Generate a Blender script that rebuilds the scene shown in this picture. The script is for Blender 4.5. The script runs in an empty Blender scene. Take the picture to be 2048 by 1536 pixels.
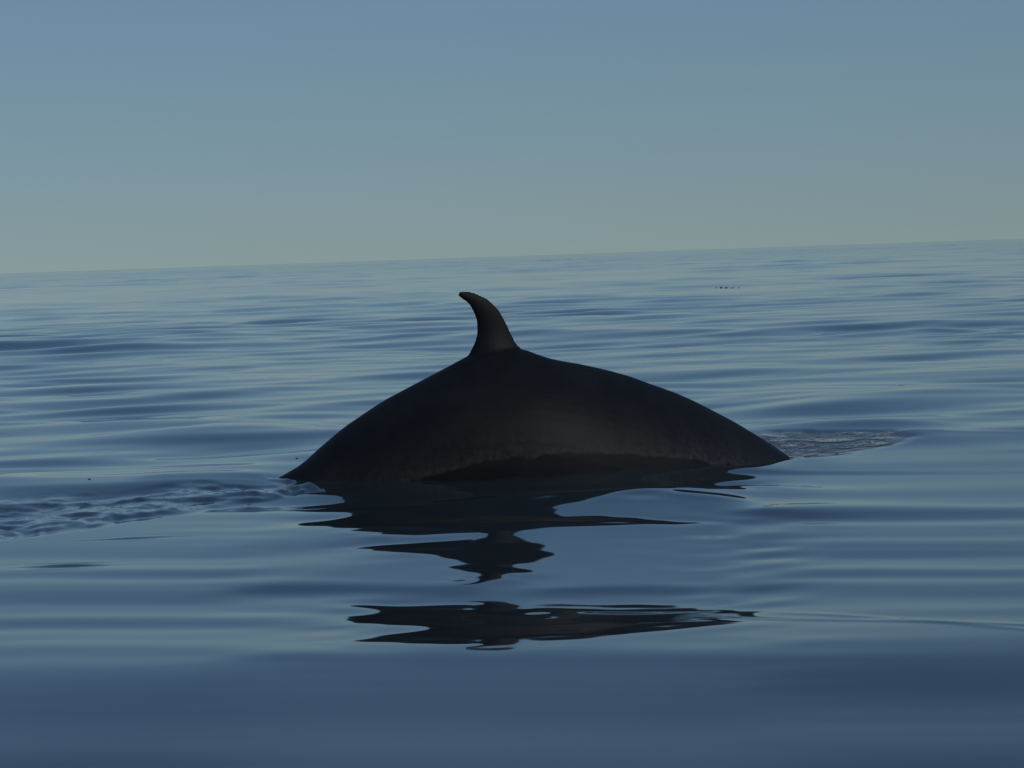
import bpy, bmesh, math, random
import numpy as np

# ------------------------------------------------------------------ camera, sky, sun, exposure
scene = bpy.context.scene
COL = scene.collection
CAM_H, LENS = 1.47, 120.0
F_PX = 2048 * LENS / 36.0
ROLL = math.atan(70 / 2048)
PITCH = math.atan(256 * math.cos(ROLL) / F_PX)

cam_data = bpy.data.cameras.new('camera')
cam = bpy.data.objects.new('camera', cam_data)
COL.objects.link(cam)
cam_data.lens = LENS
cam_data.sensor_width = 36.0
cam_data.clip_start = 0.1
cam_data.clip_end = 60000
cam.location = (0, 0, CAM_H)
from mathutils import Matrix, Vector
cam.rotation_euler = (Matrix.Rotation(math.pi / 2 - PITCH, 4, 'X') @ Matrix.Rotation(-ROLL, 4, 'Z')).to_euler()
scene.camera = cam

SUN_EL, SUN_AZ = math.radians(38), math.radians(148)      # azimuth to the right of the view
world = bpy.data.worlds.new('World')
scene.world = world
world.use_nodes = True
wn = world.node_tree
bg = wn.nodes['Background']
sky = wn.nodes.new('ShaderNodeTexSky')
sky.sky_type = 'NISHITA'
sky.sun_disc = False
sky.sun_elevation = SUN_EL
sky.sun_rotation = SUN_AZ
sky.air_density = 1.5
sky.dust_density = 0.3
sky.ozone_density = 8.0
tc = wn.nodes.new('ShaderNodeTexCoord')
lift = wn.nodes.new('ShaderNodeVectorMath')              # shifts the sky lookup upward, past the yellow-red band at the horizon
lift.operation = 'ADD'
lift.inputs[1].default_value = (0, 0, 0.07)
wn.links.new(tc.outputs['Generated'], lift.inputs[0])
wn.links.new(lift.outputs[0], sky.inputs[0])
tint = wn.nodes.new('ShaderNodeMix')
tint.data_type = 'RGBA'
tint.blend_type = 'MULTIPLY'
tint.inputs[0].default_value = 1.0
tint.inputs[7].default_value = (0.968, 0.993, 1.060, 1)       # white balance of the photograph
wn.links.new(sky.outputs[0], tint.inputs[6])
wn.links.new(tint.outputs[2], bg.inputs[0])
bg.inputs[1].default_value = 0.1

sun_data = bpy.data.lights.new('sun', 'SUN')
sun = bpy.data.objects.new('sun', sun_data)
COL.objects.link(sun)
sun_data.energy = 2.0
sun_data.angle = math.radians(0.53)
sun_data.color = (1.0, 0.93, 0.83)
sd = Vector((math.sin(SUN_AZ) * math.cos(SUN_EL), math.cos(SUN_AZ) * math.cos(SUN_EL), math.sin(SUN_EL)))
sun.rotation_euler = sd.to_track_quat('Z', 'Y').to_euler()
sun.location = sd * 40

vs = scene.view_settings
vs.view_transform = 'Standard'
vs.look = 'None'
vs.gamma = 1.0
vs.use_curve_mapping = False
vs.exposure = -1.02

# ------------------------------------------------------------------ helpers
def tag(o, label=None, cat=None, group=None, kind=None):
    if label: o['label'] = label
    if cat: o['category'] = cat
    if group: o['group'] = group
    if kind: o['kind'] = kind
    return o

def ground(px, py):
    """Where the sight line of a spot in the (2048 px wide) picture meets calm water."""
    dx, dy = px - 1024, py - 768
    u = dx * math.cos(ROLL) - dy * math.sin(ROLL)
    v = dx * math.sin(ROLL) + dy * math.cos(ROLL) + 256 * math.cos(ROLL)
    Y = CAM_H * F_PX / v
    return u * Y / F_PX, Y

def np_mesh(name, co, quads, smooth=True):
    me = bpy.data.meshes.new(name)
    n, q = len(co), len(quads)
    me.vertices.add(n)
    me.vertices.foreach_set('co', np.ascontiguousarray(co, np.float32).ravel())
    me.loops.add(q * 4)
    me.loops.foreach_set('vertex_index', np.ascontiguousarray(quads, np.int32).ravel())
    me.polygons.add(q)
    me.polygons.foreach_set('loop_start', np.arange(q, dtype=np.int32) * 4)
    me.polygons.foreach_set('loop_total', np.full(q, 4, np.int32))
    me.update(calc_edges=True)
    me.polygons.foreach_set('use_smooth', np.full(q, smooth))
    return me

def attr(me, name, vals):
    a = me.attributes.new(name, 'FLOAT', 'POINT')
    a.data.foreach_set('value', np.ascontiguousarray(vals, np.float32))

def sstep(a, b, x):
    t = np.clip((x - a) / (b - a), 0, 1)
    return t * t * (3 - 2 * t)

def vnoise(x, y, seed=0):
    """smooth value noise, about -1..1"""
    xi, yi = np.floor(x).astype(np.int64), np.floor(y).astype(np.int64)
    fx, fy = x - xi, y - yi
    fx = fx * fx * fx * (fx * (fx * 6 - 15) + 10)
    fy = fy * fy * fy * (fy * (fy * 6 - 15) + 10)
    def hsh(a, b):
        h = (a * 374761393 + b * 668265263 + seed * 982451653) & 0x7fffffff
        h = ((h ^ (h >> 13)) * 1274126177) & 0x7fffffff
        return ((h ^ (h >> 16)) & 0xffff) / 32767.5 - 1
    return (hsh(xi, yi) * (1 - fx) + hsh(xi + 1, yi) * fx) * (1 - fy) + (hsh(xi, yi + 1) * (1 - fx) + hsh(xi + 1, yi + 1) * fx) * fy

class Nodes:
    def __init__(self, name):
        self.m = bpy.data.materials.new(name)
        self.m.use_nodes = True
        self.t = self.m.node_tree
        self.b = self.t.nodes['Principled BSDF']
    def n(self, kind, **kw):
        x = self.t.nodes.new('ShaderNode' + kind)
        for k, v in kw.items(): setattr(x, k, v)
        return x
    def l(self, a, b): self.t.links.new(a, b)
    def val(self, x, i, v): x.inputs[i].default_value = v
    def noise(self, scale, detail=3, rough=.5, coord='Object', vec=None):
        x = self.n('TexNoise')
        self.val(x, 'Scale', scale); self.val(x, 'Detail', detail); self.val(x, 'Roughness', rough)
        if vec is None:
            c = self.n('TexCoord'); vec = c.outputs[coord]
        self.l(vec, x.inputs['Vector'])
        return x
    def math(self, op, a, b=None, clamp=False):
        x = self.n('Math', operation=op); x.use_clamp = clamp
        for i, v in enumerate((a, b)):
            if v is None: continue
            if isinstance(v, (int, float)): x.inputs[i].default_value = v
            else: self.l(v, x.inputs[i])
        return x.outputs[0]
    def mix(self, fac, a, b):
        x = self.n('Mix', data_type='RGBA')
        for i, v in ((0, fac), (6, a), (7, b)):
            if isinstance(v, (int, float)): x.inputs[i].default_value = v
            elif isinstance(v, tuple): x.inputs[i].default_value = v + (1,)
            else: self.l(v, x.inputs[i])
        return x.outputs[2]
    def ramp(self, fac, lo, hi):
        x = self.n('MapRange', interpolation_type='SMOOTHSTEP')
        self.l(fac, x.inputs[0]); x.inputs[1].default_value = lo; x.inputs[2].default_value = hi
        return x.outputs[0]
    def attr(self, name):
        x = self.n('Attribute'); x.attribute_name = name
        return x.outputs['Fac']

# ------------------------------------------------------------------ the sea: height of the water at (X, Y)
# ripple heights in front of the whale, solved to shape its reflection, in units of 0.05 mm: one row per X, from near to far
PATCH_MM = [
    36, 12, -10, -30, -48, -64, -78, -90, -99, -106, -110, -112, -111, -108, -102, -94, -85, -74, -61, -47, -32, -15, 2, 21, 40, 59, 78, 96,
    112, 126, 138, 148, 154, 158, 158, 156, 150, 142, 132, 120, 106, 91, 77, 62, 49, 35, 23, 11, -1, -12, -22, -32, -40, -45, -48, -46,
    -41, -32, -21, -7, 7, 20, 31, 39, 44, 46, 44, 40, 33, 24, 13, 1, -14, -30, -47, -65, -82, -96, -105, -109, -106, -98, -85, -68,
    -51, -34, -19, -7, 1, 6, 9, 10, 10, 9, 7, 4, 1, -4, -10, -17, -25, -33, -42, -51, -58, -64, -67, -66, -63, -56, -47, -37,
    -26, -16, -8, -3, 0, 1, 0, 0, 0, 0, 0, 0, 0, 0, 0, 0,
    37, 13, -10, -31, -50, -67, -82, -95, -105, -112, -116, -118, -117, -113, -107, -99, -89, -77, -64, -50, -34, -17, 2, 21, 42, 62, 82, 101,
    118, 133, 146, 156, 162, 166, 166, 164, 158, 150, 139, 126, 112, 96, 81, 65, 50, 36, 23, 11, -1, -12, -22, -32, -40, -47, -51, -50,
    -46, -37, -24, -9, 8, 23, 35, 44, 48, 48, 45, 39, 32, 23, 13, 1, -12, -28, -47, -67, -86, -103, -114, -118, -114, -104, -88, -69,
    -50, -32, -18, -7, 0, 5, 8, 10, 10, 9, 7, 4, 1, -4, -10, -17, -25, -34, -44, -53, -61, -67, -70, -71, -68, -61, -51, -40,
    -28, -17, -8, -3, 0, 1, 0, 0, 0, 0, 0, 0, 0, 0, 0, 0,
    39, 14, -10, -33, -53, -72, -88, -101, -112, -120, -125, -127, -125, -121, -114, -105, -95, -82, -68, -53, -36, -18, 1, 22, 44, 66, 88, 108,
    127, 143, 157, 167, 174, 177, 177, 175, 169, 160, 149, 136, 120, 103, 86, 69, 52, 37, 23, 11, 0, -11, -22, -32, -41, -49, -55, -56,
    -53, -44, -29, -11, 9, 28, 42, 51, 53, 50, 44, 37, 29, 21, 13, 3, -10, -26, -46, -69, -92, -112, -126, -130, -125, -111, -92, -70,
    -48, -31, -17, -7, 0, 4, 8, 10, 10, 10, 8, 5, 1, -5, -11, -18, -26, -36, -46, -55, -64, -71, -76, -77, -74, -67, -57, -45,
    -32, -20, -10, -3, 0, 1, 1, 0, 0, 0, 0, 0, 0, 0, 0, 0,
    42, 15, -11, -35, -57, -78, -96, -111, -123, -132, -137, -139, -137, -132, -124, -114, -103, -89, -74, -58, -40, -20, 1, 23, 47, 71, 96, 119,
    139, 157, 172, 183, 190, 193, 193, 190, 184, 175, 163, 149, 133, 114, 94, 74, 55, 38, 23, 10, -1, -11, -20, -31, -41, -52, -61, -65,
    -63, -53, -36, -14, 11, 34, 52, 62, 62, 54, 42, 31, 23, 18, 15, 8, -6, -26, -50, -75, -100, -124, -142, -148, -140, -120, -94, -69,
    -46, -28, -16, -8, -2, 4, 8, 10, 11, 10, 8, 5, 0, -6, -12, -19, -28, -38, -48, -59, -69, -78, -84, -86, -84, -77, -66, -52,
    -37, -23, -12, -4, 0, 1, 1, 0, 0, 0, 0, 0, 0, 0, 0, 0,
    46, 17, -11, -38, -63, -86, -107, -124, -139, -149, -154, -156, -153, -147, -138, -127, -113, -98, -82, -64, -45, -24, 0, 25, 51, 79, 107, 133,
    157, 177, 193, 205, 212, 215, 214, 210, 204, 194, 182, 168, 150, 130, 106, 81, 57, 37, 20, 8, -1, -9, -18, -28, -41, -56, -70, -78,
    -78, -67, -47, -19, 12, 41, 64, 76, 75, 61, 37, 16, 7, 12, 21, 20, 1, -32, -62, -86, -109, -137, -165, -169, -152, -124, -94, -66,
    -43, -26, -16, -8, -2, 5, 9, 13, 13, 12, 9, 4, -1, -7, -14, -21, -30, -40, -52, -64, -76, -86, -94, -98, -97, -90, -78, -63,
    -45, -28, -14, -5, 0, 1, 1, 0, 0, 0, 0, 0, 0, 0, 0, 0,
    50, 19, -12, -41, -70, -97, -121, -142, -159, -170, -177, -178, -175, -167, -156, -142, -127, -110, -92, -73, -51, -28, -2, 27, 57, 89, 121, 151,
    179, 203, 221, 234, 241, 243, 241, 236, 228, 218, 206, 191, 173, 150, 123, 92, 60, 33, 13, 1, -4, -6, -12, -24, -42, -63, -83, -97,
    -100, -86, -59, -23, 14, 47, 71, 86, 87, 68, 28, -12, -17, 4, 29, 33, 4, -48, -86, -109, -131, -158, -176, -170, -146, -115, -85, -57,
    -36, -23, -15, -7, 1, 8, 14, 16, 16, 14, 9, 3, -3, -9, -16, -24, -32, -43, -55, -69, -83, -97, -108, -115, -115, -109, -96, -77,
    -56, -35, -18, -6, 0, 1, 1, 0, 0, 0, 0, 0, 0, 0, 0, 0,
    54, 21, -11, -45, -78, -110, -139, -164, -184, -198, -206, -206, -201, -191, -178, -162, -144, -125, -105, -83, -59, -33, -3, 29, 64, 101, 138, 174,
    207, 235, 257, 271, 278, 278, 273, 266, 257, 247, 235, 219, 199, 173, 142, 106, 64, 24, -6, -16, -9, 1, -1, -21, -52, -79, -102, -121,
    -129, -109, -71, -27, 15, 49, 67, 76, 73, 48, 3, -30, -23, 10, 37, 32, -14, -62, -97, -122, -149, -176, -179, -158, -127, -95, -67, -43,
    -26, -16, -7, 2, 10, 17, 21, 22, 20, 16, 9, 2, -6, -13, -20, -27, -35, -45, -58, -73, -91, -110, -126, -137, -140, -134, -119, -96,
    -70, -44, -23, -8, -1, 2, 1, 0, 0, 0, 0, 0, 0, 0, 0, 0,
    58, 25, -11, -48, -87, -125, -161, -193, -217, -234, -242, -242, -234, -221, -203, -184, -164, -143, -121, -97, -70, -39, -5, 33, 74, 117, 160, 202,
    240, 274, 300, 317, 324, 321, 310, 297, 287, 280, 271, 254, 225, 190, 154, 117, 71, 11, -41, -48, -20, 12, 14, -28, -84, -117, -136, -152,
    -154, -124, -78, -32, 11, 42, 55, 60, 47, 11, -34, -41, -13, 26, 43, 19, -31, -74, -106, -135, -167, -176, -159, -128, -95, -67, -40, -20,
    -9, -2, 6, 15, 24, 29, 31, 29, 24, 17, 9, 1, -7, -17, -25, -32, -38, -46, -58, -76, -100, -125, -149, -166, -173, -167, -149, -122,
    -89, -57, -29, -11, -1, 2, 2, 0, 0, 0, 0, 0, 0, 0, 0, 0,
    62, 28, -10, -52, -97, -143, -188, -227, -259, -279, -288, -285, -273, -255, -232, -209, -186, -164, -140, -113, -82, -46, -6, 39, 87, 137, 187, 234,
    279, 318, 348, 369, 377, 370, 350, 325, 312, 310, 309, 292, 248, 183, 137, 100, 51, -18, -72, -70, -32, 1, -7, -60, -111, -143, -165, -181,
    -169, -129, -80, -35, 6, 31, 43, 41, 12, -38, -61, -39, 8, 47, 46, 2, -53, -91, -120, -148, -164, -153, -122, -88, -57, -27, -3, 11,
    18, 25, 31, 36, 42, 48, 48, 39, 26, 15, 9, 4, -6, -21, -33, -37, -37, -40, -52, -75, -108, -145, -179, -205, -216, -210, -189, -154,
    -113, -72, -37, -13, -1, 3, 2, 1, 0, 0, 0, 0, 0, 0, 0, 0,
    66, 32, -9, -56, -108, -163, -218, -269, -309, -335, -344, -337, -317, -291, -262, -236, -212, -188, -162, -131, -95, -51, -2, 50, 105, 166, 219, 269,
    322, 364, 395, 418, 424, 409, 379, 347, 332, 332, 328, 298, 236, 169, 118, 71, 11, -59, -89, -72, -33, -14, -42, -100, -145, -174, -197, -205,
    -178, -131, -83, -39, -3, 16, 23, 9, -32, -73, -69, -22, 33, 59, 33, -23, -67, -97, -125, -153, -149, -117, -76, -40, -11, 16, 34, 49,
    63, 73, 70, 59, 62, 72, 74, 55, 24, 10, 11, 9, -3, -25, -36, -33, -24, -23, -38, -70, -117, -169, -218, -255, -272, -267, -240, -196,
    -142, -89, -45, -16, -1, 4, 3, 1, 0, 0, 0, 0, 0, 0, 0, 0,
    69, 35, -8, -60, -119, -185, -252, -315, -367, -401, -410, -394, -361, -324, -288, -261, -238, -211, -183, -147, -102, -50, 14, 72, 133, 201, 258, 310,
    362, 402, 431, 446, 441, 418, 385, 359, 348, 344, 326, 279, 210, 148, 96, 39, -32, -94, -105, -77, -44, -43, -87, -145, -185, -213, -233, -226,
    -186, -135, -91, -49, -20, -7, -5, -26, -69, -92, -61, 1, 49, 51, 8, -38, -71, -102, -135, -138, -107, -63, -26, 4, 39, 65, 78, 92,
    110, 117, 109, 97, 100, 102, 88, 61, 40, 33, 30, 17, -6, -19, -15, 1, 14, 11, -14, -61, -125, -198, -266, -318, -345, -341, -306, -248,
    -177, -107, -51, -15, 2, 6, 4, 1, -1, -1, 0, 0, 0, 0, 0, 0,
    73, 38, -8, -65, -132, -207, -286, -362, -426, -468, -476, -447, -392, -344, -304, -277, -255, -224, -193, -152, -103, -43, 24, 89, 156, 223, 281, 335,
    384, 421, 445, 452, 438, 409, 377, 359, 352, 340, 307, 244, 175, 118, 65, 1, -75, -120, -118, -89, -69, -86, -143, -198, -235, -260, -274, -254,
    -206, -155, -109, -70, -50, -33, -30, -58, -101, -94, -38, 29, 61, 36, -17, -54, -81, -111, -130, -111, -68, -25, 9, 56, 98, 113, 132, 158,
    171, 160, 147, 154, 163, 151, 117, 82, 66, 61, 51, 26, 7, 14, 38, 62, 72, 59, 19, -46, -132, -228, -321, -394, -434, -433, -391, -313,
    -216, -121, -47, -2, 14, 12, 5, 0, -2, -1, 0, 0, 0, 0, 0, 0,
    76, 39, -11, -73, -146, -230, -318, -402, -472, -512, -513, -473, -413, -362, -323, -297, -271, -239, -204, -160, -108, -43, 24, 91, 161, 226, 285, 340,
    387, 421, 440, 443, 425, 392, 364, 351, 344, 322, 273, 201, 135, 81, 26, -42, -112, -142, -131, -106, -101, -139, -206, -261, -297, -320, -332, -315,
    -274, -222, -158, -99, -81, -46, -34, -72, -101, -79, -18, 41, 56, 11, -28, -53, -77, -106, -116, -94, -52, -8, 34, 85, 136, 178, 214, 235,
    228, 213, 221, 242, 247, 218, 174, 134, 102, 76, 56, 46, 60, 96, 132, 151, 145, 114, 58, -24, -130, -253, -377, -480, -540, -543, -490, -386,
    -257, -126, -20, 35, 42, 25, 7, -3, -4, -1, 0, 1, 0, 0, 0, 0,
    80, 38, -16, -84, -163, -251, -344, -432, -501, -537, -529, -481, -424, -375, -342, -319, -291, -259, -222, -176, -123, -57, 7, 73, 143, 206, 265, 319,
    366, 398, 416, 425, 412, 380, 361, 352, 334, 295, 229, 155, 93, 41, -14, -84, -152, -171, -153, -130, -139, -196, -278, -337, -367, -385, -400, -408,
    -409, -390, -323, -192, -60, 3, 4, -30, -54, -46, -12, 21, 33, 21, -4, -32, -59, -80, -87, -74, -43, 4, 58, 117, 174, 224, 262, 284,
    298, 313, 330, 341, 337, 312, 266, 210, 150, 91, 54, 78, 145, 212, 252, 254, 222, 174, 106, 11, -114, -263, -421, -562, -650, -655, -581, -440,
    -290, -125, 38, 101, 85, 41, 8, -5, -5, -2, 1, 1, 0, 0, 0, 0,
    85, 35, -27, -98, -180, -270, -362, -446, -511, -540, -524, -473, -421, -379, -355, -339, -311, -285, -249, -204, -153, -89, -32, 31, 98, 153, 207, 262,
    307, 343, 368, 386, 399, 410, 403, 374, 325, 260, 186, 112, 46, -17, -78, -135, -178, -188, -178, -172, -197, -268, -353, -404, -424, -435, -455, -484,
    -506, -492, -415, -272, -119, -34, -17, -30, -38, -27, -4, 17, 29, 29, 17, -2, -24, -44, -54, -49, -27, 14, 78, 151, 219, 275, 321, 355,
    381, 411, 442, 435, 421, 399, 341, 270, 197, 137, 130, 138, 246, 306, 337, 343, 311, 255, 174, 63, -77, -242, -415, -572, -678, -701, -620, -453,
    -287, -105, 54, 109, 88, 41, 7, -6, -5, -2, 1, 1, 0, 0, 0, 0,
    89, 28, -40, -117, -199, -285, -369, -442, -494, -513, -490, -439, -400, -373, -359, -349, -330, -309, -281, -243, -195, -139, -85, -27, 30, 77, 127, 178,
    220, 271, 310, 343, 399, 453, 441, 379, 298, 220, 148, 82, 11, -67, -138, -182, -200, -212, -226, -254, -299, -365, -421, -440, -450, -472, -503, -535,
    -559, -550, -475, -334, -192, -118, -101, -98, -71, -36, -6, 15, 29, 33, 32, 28, 22, 11, -1, -2, 23, 11, 89, 193, 280, 350, 414, 478,
    512, 496, 510, 496, 465, 429, 384, 342, 313, 304, 302, 291, 276, 300, 348, 387, 387, 342, 254, 130, -24, -197, -371, -521, -622, -645, -574, -420,
    -250, -91, 21, 64, 56, 28, 5, -4, -4, -1, 0, 1, 0, 0, 0, 0,
    93, 20, -57, -137, -219, -298, -368, -421, -449, -452, -437, -411, -389, -381, -373, -364, -353, -336, -311, -275, -229, -178, -126, -69, -19, 26, 79, 130,
    174, 227, 273, 325, 390, 419, 391, 326, 254, 193, 112, 64, 9, -77, -162, -199, -179, -229, -284, -360, -428, -494, -502, -470, -495, -563, -607, -584,
    -588, -586, -523, -384, -260, -207, -197, -179, -144, -106, -66, -24, 12, 25, 32, 57, 88, 105, 116, 109, 105, 81, 86, 194, 335, 479, 493, 524,
    511, 530, 549, 543, 511, 464, 419, 387, 375, 378, 388, 395, 405, 430, 464, 491, 486, 437, 340, 203, 38, -137, -303, -438, -519, -532, -474, -362,
    -228, -106, -21, 20, 26, 16, 4, -2, -2, -1, 0, 0, 0, 0, 0, 0,
    95, 10, -74, -158, -238, -312, -372, -412, -429, -424, -407, -392, -382, -379, -378, -372, -363, -348, -323, -288, -241, -193, -143, -88, -40, 6, 61, 110,
    157, 210, 261, 317, 370, 375, 346, 322, 290, 212, 133, 58, 1, -7, -7, -37, -93, -181, -292, -384, -476, -562, -645, -719, -776, -822, -848, -766,
    -705, -657, -568, -424, -333, -300, -283, -252, -217, -181, -141, -96, -50, -8, 16, 75, 144, 164, 162, 171, 158, 140, 180, 291, 395, 434, 458, 483,
    531, 584, 612, 598, 553, 496, 447, 417, 413, 431, 466, 509, 555, 599, 633, 644, 620, 551, 436, 283, 107, -71, -230, -351, -418, -428, -384, -302,
    -203, -111, -43, -4, 10, 9, 4, 0, -1, -1, 0, 0, 0, 0, 0, 0,
    95, -1, -92, -178, -257, -325, -378, -410, -420, -410, -394, -383, -377, -378, -380, -375, -367, -350, -324, -287, -240, -193, -142, -88, -41, 8, 62, 111,
    161, 216, 274, 339, 390, 402, 392, 367, 292, 231, 172, 109, 19, -38, -63, -93, -199, -292, -386, -479, -574, -673, -768, -840, -866, -892, -907, -860,
    -788, -694, -569, -441, -388, -366, -329, -293, -261, -221, -183, -148, -99, -48, 9, 50, 74, 57, 81, 121, 150, 150, 141, 251, 364, 449, 495, 552,
    610, 649, 656, 628, 575, 515, 466, 443, 452, 491, 556, 636, 718, 789, 832, 836, 791, 694, 549, 370, 178, -6, -162, -274, -335, -345, -313, -251,
    -176, -104, -47, -12, 3, 6, 3, 0, -1, -1, 0, 0, 0, 0, 0, 0,
    93, -13, -110, -198, -275, -338, -384, -409, -413, -401, -387, -379, -377, -380, -380, -375, -366, -347, -319, -278, -232, -185, -132, -81, -33, 19, 72, 121,
    174, 234, 301, 367, 410, 418, 415, 356, 303, 260, 203, 117, 30, -48, -137, -246, -340, -431, -521, -614, -708, -794, -863, -917, -925, -942, -947, -877,
    -802, -674, -543, -425, -363, -360, -336, -323, -281, -251, -232, -221, -183, -153, -130, -147, -128, -86, -36, 16, 70, 136, 210, 271, 375, 457, 539, 620,
    690, 721, 707, 656, 587, 523, 483, 478, 509, 572, 663, 774, 893, 997, 1061, 1066, 1000, 865, 679, 464, 248, 54, -102, -210, -268, -280, -256, -207,
    -148, -90, -43, -13, 1, 4, 3, 0, 0, 0, 0, 0, 0, 0, 0, 0,
    90, -26, -129, -219, -294, -352, -391, -408, -406, -393, -382, -376, -377, -381, -379, -374, -362, -340, -309, -266, -221, -173, -120, -72, -25, 29, 77, 125,
    178, 235, 298, 350, 361, 353, 363, 343, 329, 275, 179, 90, 2, -89, -179, -289, -400, -502, -610, -745, -891, -1014, -1067, -1064, -1024, -1002, -956, -900,
    -836, -776, -707, -645, -541, -424, -375, -302, -277, -287, -252, -191, -163, -159, -165, -170, -158, -126, -88, -55, -14, 66, 177, 306, 445, 556, 629, 699,
    764, 794, 757, 671, 578, 518, 507, 539, 605, 688, 790, 921, 1073, 1220, 1323, 1335, 1241, 1056, 817, 560, 317, 109, -50, -157, -214, -228, -210, -170,
    -122, -75, -36, -11, 0, 3, 2, 0, 0, 0, 0, 0, 0, 0, 0, 0,
    87, -41, -150, -241, -313, -366, -397, -407, -399, -387, -379, -376, -380, -383, -380, -374, -360, -335, -300, -255, -210, -161, -109, -61, -12, 40, 88, 138,
    193, 254, 320, 370, 390, 372, 324, 292, 246, 216, 139, 49, -47, -138, -230, -340, -453, -554, -663, -805, -939, -1020, -956, -1028, -1034, -1034, -1027, -1006,
    -932, -825, -734, -712, -687, -669, -603, -523, -481, -438, -385, -335, -288, -244, -207, -185, -165, -117, -59, -6, 62, 143, 231, 318, 411, 508, 598, 679,
    780, 848, 773, 630, 523, 506, 565, 634, 758, 858, 947, 1091, 1254, 1434, 1602, 1618, 1480, 1237, 946, 651, 383, 163, -1, -109, -167, -183, -170, -139,
    -100, -62, -32, -11, -1, 2, 2, 0, 0, 0, 0, 0, 0, 0, 0, 0,
    86, -57, -175, -267, -335, -380, -403, -406, -397, -387, -382, -382, -385, -386, -383, -375, -357, -330, -290, -245, -199, -147, -98, -51, 1, 50, 96, 147,
    204, 267, 326, 358, 360, 343, 321, 290, 237, 189, 117, 9, -86, -177, -263, -356, -459, -563, -664, -761, -854, -953, -1077, -1130, -1129, -1141, -1137, -1108,
    -1033, -906, -762, -732, -707, -676, -655, -620, -585, -547, -506, -463, -415, -364, -304, -246, -184, -117, -50, 22, 94, 168, 245, 326, 410, 500, 588, 651,
    720, 721, 625, 489, 434, 544, 660, 806, 925, 1085, 1216, 1331, 1470, 1620, 1766, 1766, 1614, 1355, 1046, 733, 451, 220, 49, -63, -123, -143, -135, -111,
    -83, -56, -33, -15, -5, 0, 1, 1, 0, 0, 0, 0, 0, 0, 0, 0,
    87, -75, -203, -298, -362, -399, -414, -412, -402, -394, -392, -392, -393, -392, -387, -376, -355, -323, -281, -235, -186, -135, -87, -38, 13, 59, 105, 157,
    218, 283, 331, 341, 319, 279, 240, 212, 185, 132, 73, 30, -48, -146, -248, -350, -456, -556, -650, -754, -881, -1031, -1153, -1165, -1188, -1206, -1179, -1149,
    -1091, -977, -830, -767, -747, -718, -686, -652, -616, -577, -534, -489, -441, -390, -338, -282, -223, -161, -95, -29, 36, 112, 193, 276, 362, 454, 546, 585,
    659, 668, 605, 554, 570, 695, 826, 968, 1113, 1258, 1382, 1503, 1621, 1717, 1789, 1775, 1644, 1410, 1115, 805, 518, 280, 101, -17, -83, -107, -104, -89,
    -72, -59, -43, -26, -11, -2, 2, 1, 0, 0, 0, 0, 0, 0, 0, 0,
    92, -92, -236, -339, -404, -433, -438, -432, -421, -411, -409, -406, -403, -401, -394, -379, -355, -319, -274, -226, -175, -123, -71, -20, 29, 76, 124, 182,
    247, 308, 337, 324, 283, 234, 189, 157, 137, 121, 56, -21, -68, -142, -243, -350, -458, -564, -666, -787, -938, -1073, -1112, -1145, -1185, -1208, -1188, -1168,
    -1110, -984, -852, -805, -780, -752, -722, -689, -654, -614, -574, -530, -483, -433, -380, -319, -274, -222, -154, -80, -21, 45, 127, 210, 297, 387, 485, 519,
    586, 603, 508, 572, 707, 828, 955, 1082, 1197, 1352, 1531, 1669, 1788, 1888, 1922, 1860, 1701, 1461, 1172, 869, 585, 344, 159, 31, -45, -80, -87, -82,
    -75, -73, -60, -37, -16, -2, 2, 2, 1, 0, 0, 0, 0, 0, 0, 0,
    98, -109, -272, -392, -468, -503, -499, -470, -444, -429, -422, -412, -409, -408, -402, -388, -362, -325, -280, -229, -177, -115, -50, 4, 61, 114, 166, 230,
    298, 346, 352, 319, 263, 210, 178, 142, 98, 78, 67, -3, -94, -165, -277, -383, -489, -592, -697, -796, -930, -991, -1047, -1093, -1127, -1100, -1110, -1106,
    -1009, -888, -837, -832, -811, -784, -754, -717, -678, -651, -635, -592, -544, -491, -436, -393, -345, -286, -215, -155, -97, -34, 48, 131, 216, 306, 404, 436,
    470, 441, 560, 675, 791, 901, 1032, 1156, 1302, 1449, 1519, 1588, 1829, 2010, 2046, 1957, 1770, 1516, 1226, 930, 653, 415, 224, 83, -12, -68, -97, -109,
    -109, -93, -66, -36, -12, 0, 4, 2, 0, 0, 0, 0, 0, 0, 0, 0,
    104, -124, -306, -442, -529, -568, -559, -514, -477, -455, -433, -420, -419, -415, -415, -409, -382, -355, -318, -260, -204, -130, -39, 34, 116, 191, 248, 315,
    374, 396, 387, 365, 323, 269, 219, 156, 81, 18, -9, -28, -106, -196, -284, -381, -491, -600, -706, -782, -864, -887, -938, -923, -902, -901, -926, -917,
    -860, -815, -818, -822, -792, -756, -725, -692, -712, -700, -655, -602, -554, -509, -489, -425, -364, -307, -262, -201, -126, -89, -43, 47, 130, 223, 276, 288,
    294, 370, 503, 613, 731, 849, 975, 1088, 1232, 1366, 1521, 1713, 1819, 1878, 1940, 1920, 1775, 1541, 1266, 987, 727, 498, 302, 142, 15, -76, -132, -157,
    -153, -118, -71, -29, -3, 6, 5, 2, 0, -1, 0, 0, 0, 0, 0, 0,
    107, -138, -333, -477, -566, -599, -581, -535, -496, -467, -444, -438, -438, -434, -436, -429, -401, -378, -340, -279, -215, -126, -25, 64, 165, 249, 316, 391,
    434, 431, 424, 440, 422, 357, 278, 212, 164, 105, 45, -17, -92, -184, -283, -362, -428, -497, -571, -656, -653, -638, -688, -779, -832, -847, -796, -657,
    -593, -583, -572, -573, -616, -646, -640, -609, -605, -628, -624, -622, -583, -555, -555, -521, -468, -414, -379, -311, -232, -235, -277, -207, -103, -3, 118, 200,
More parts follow.
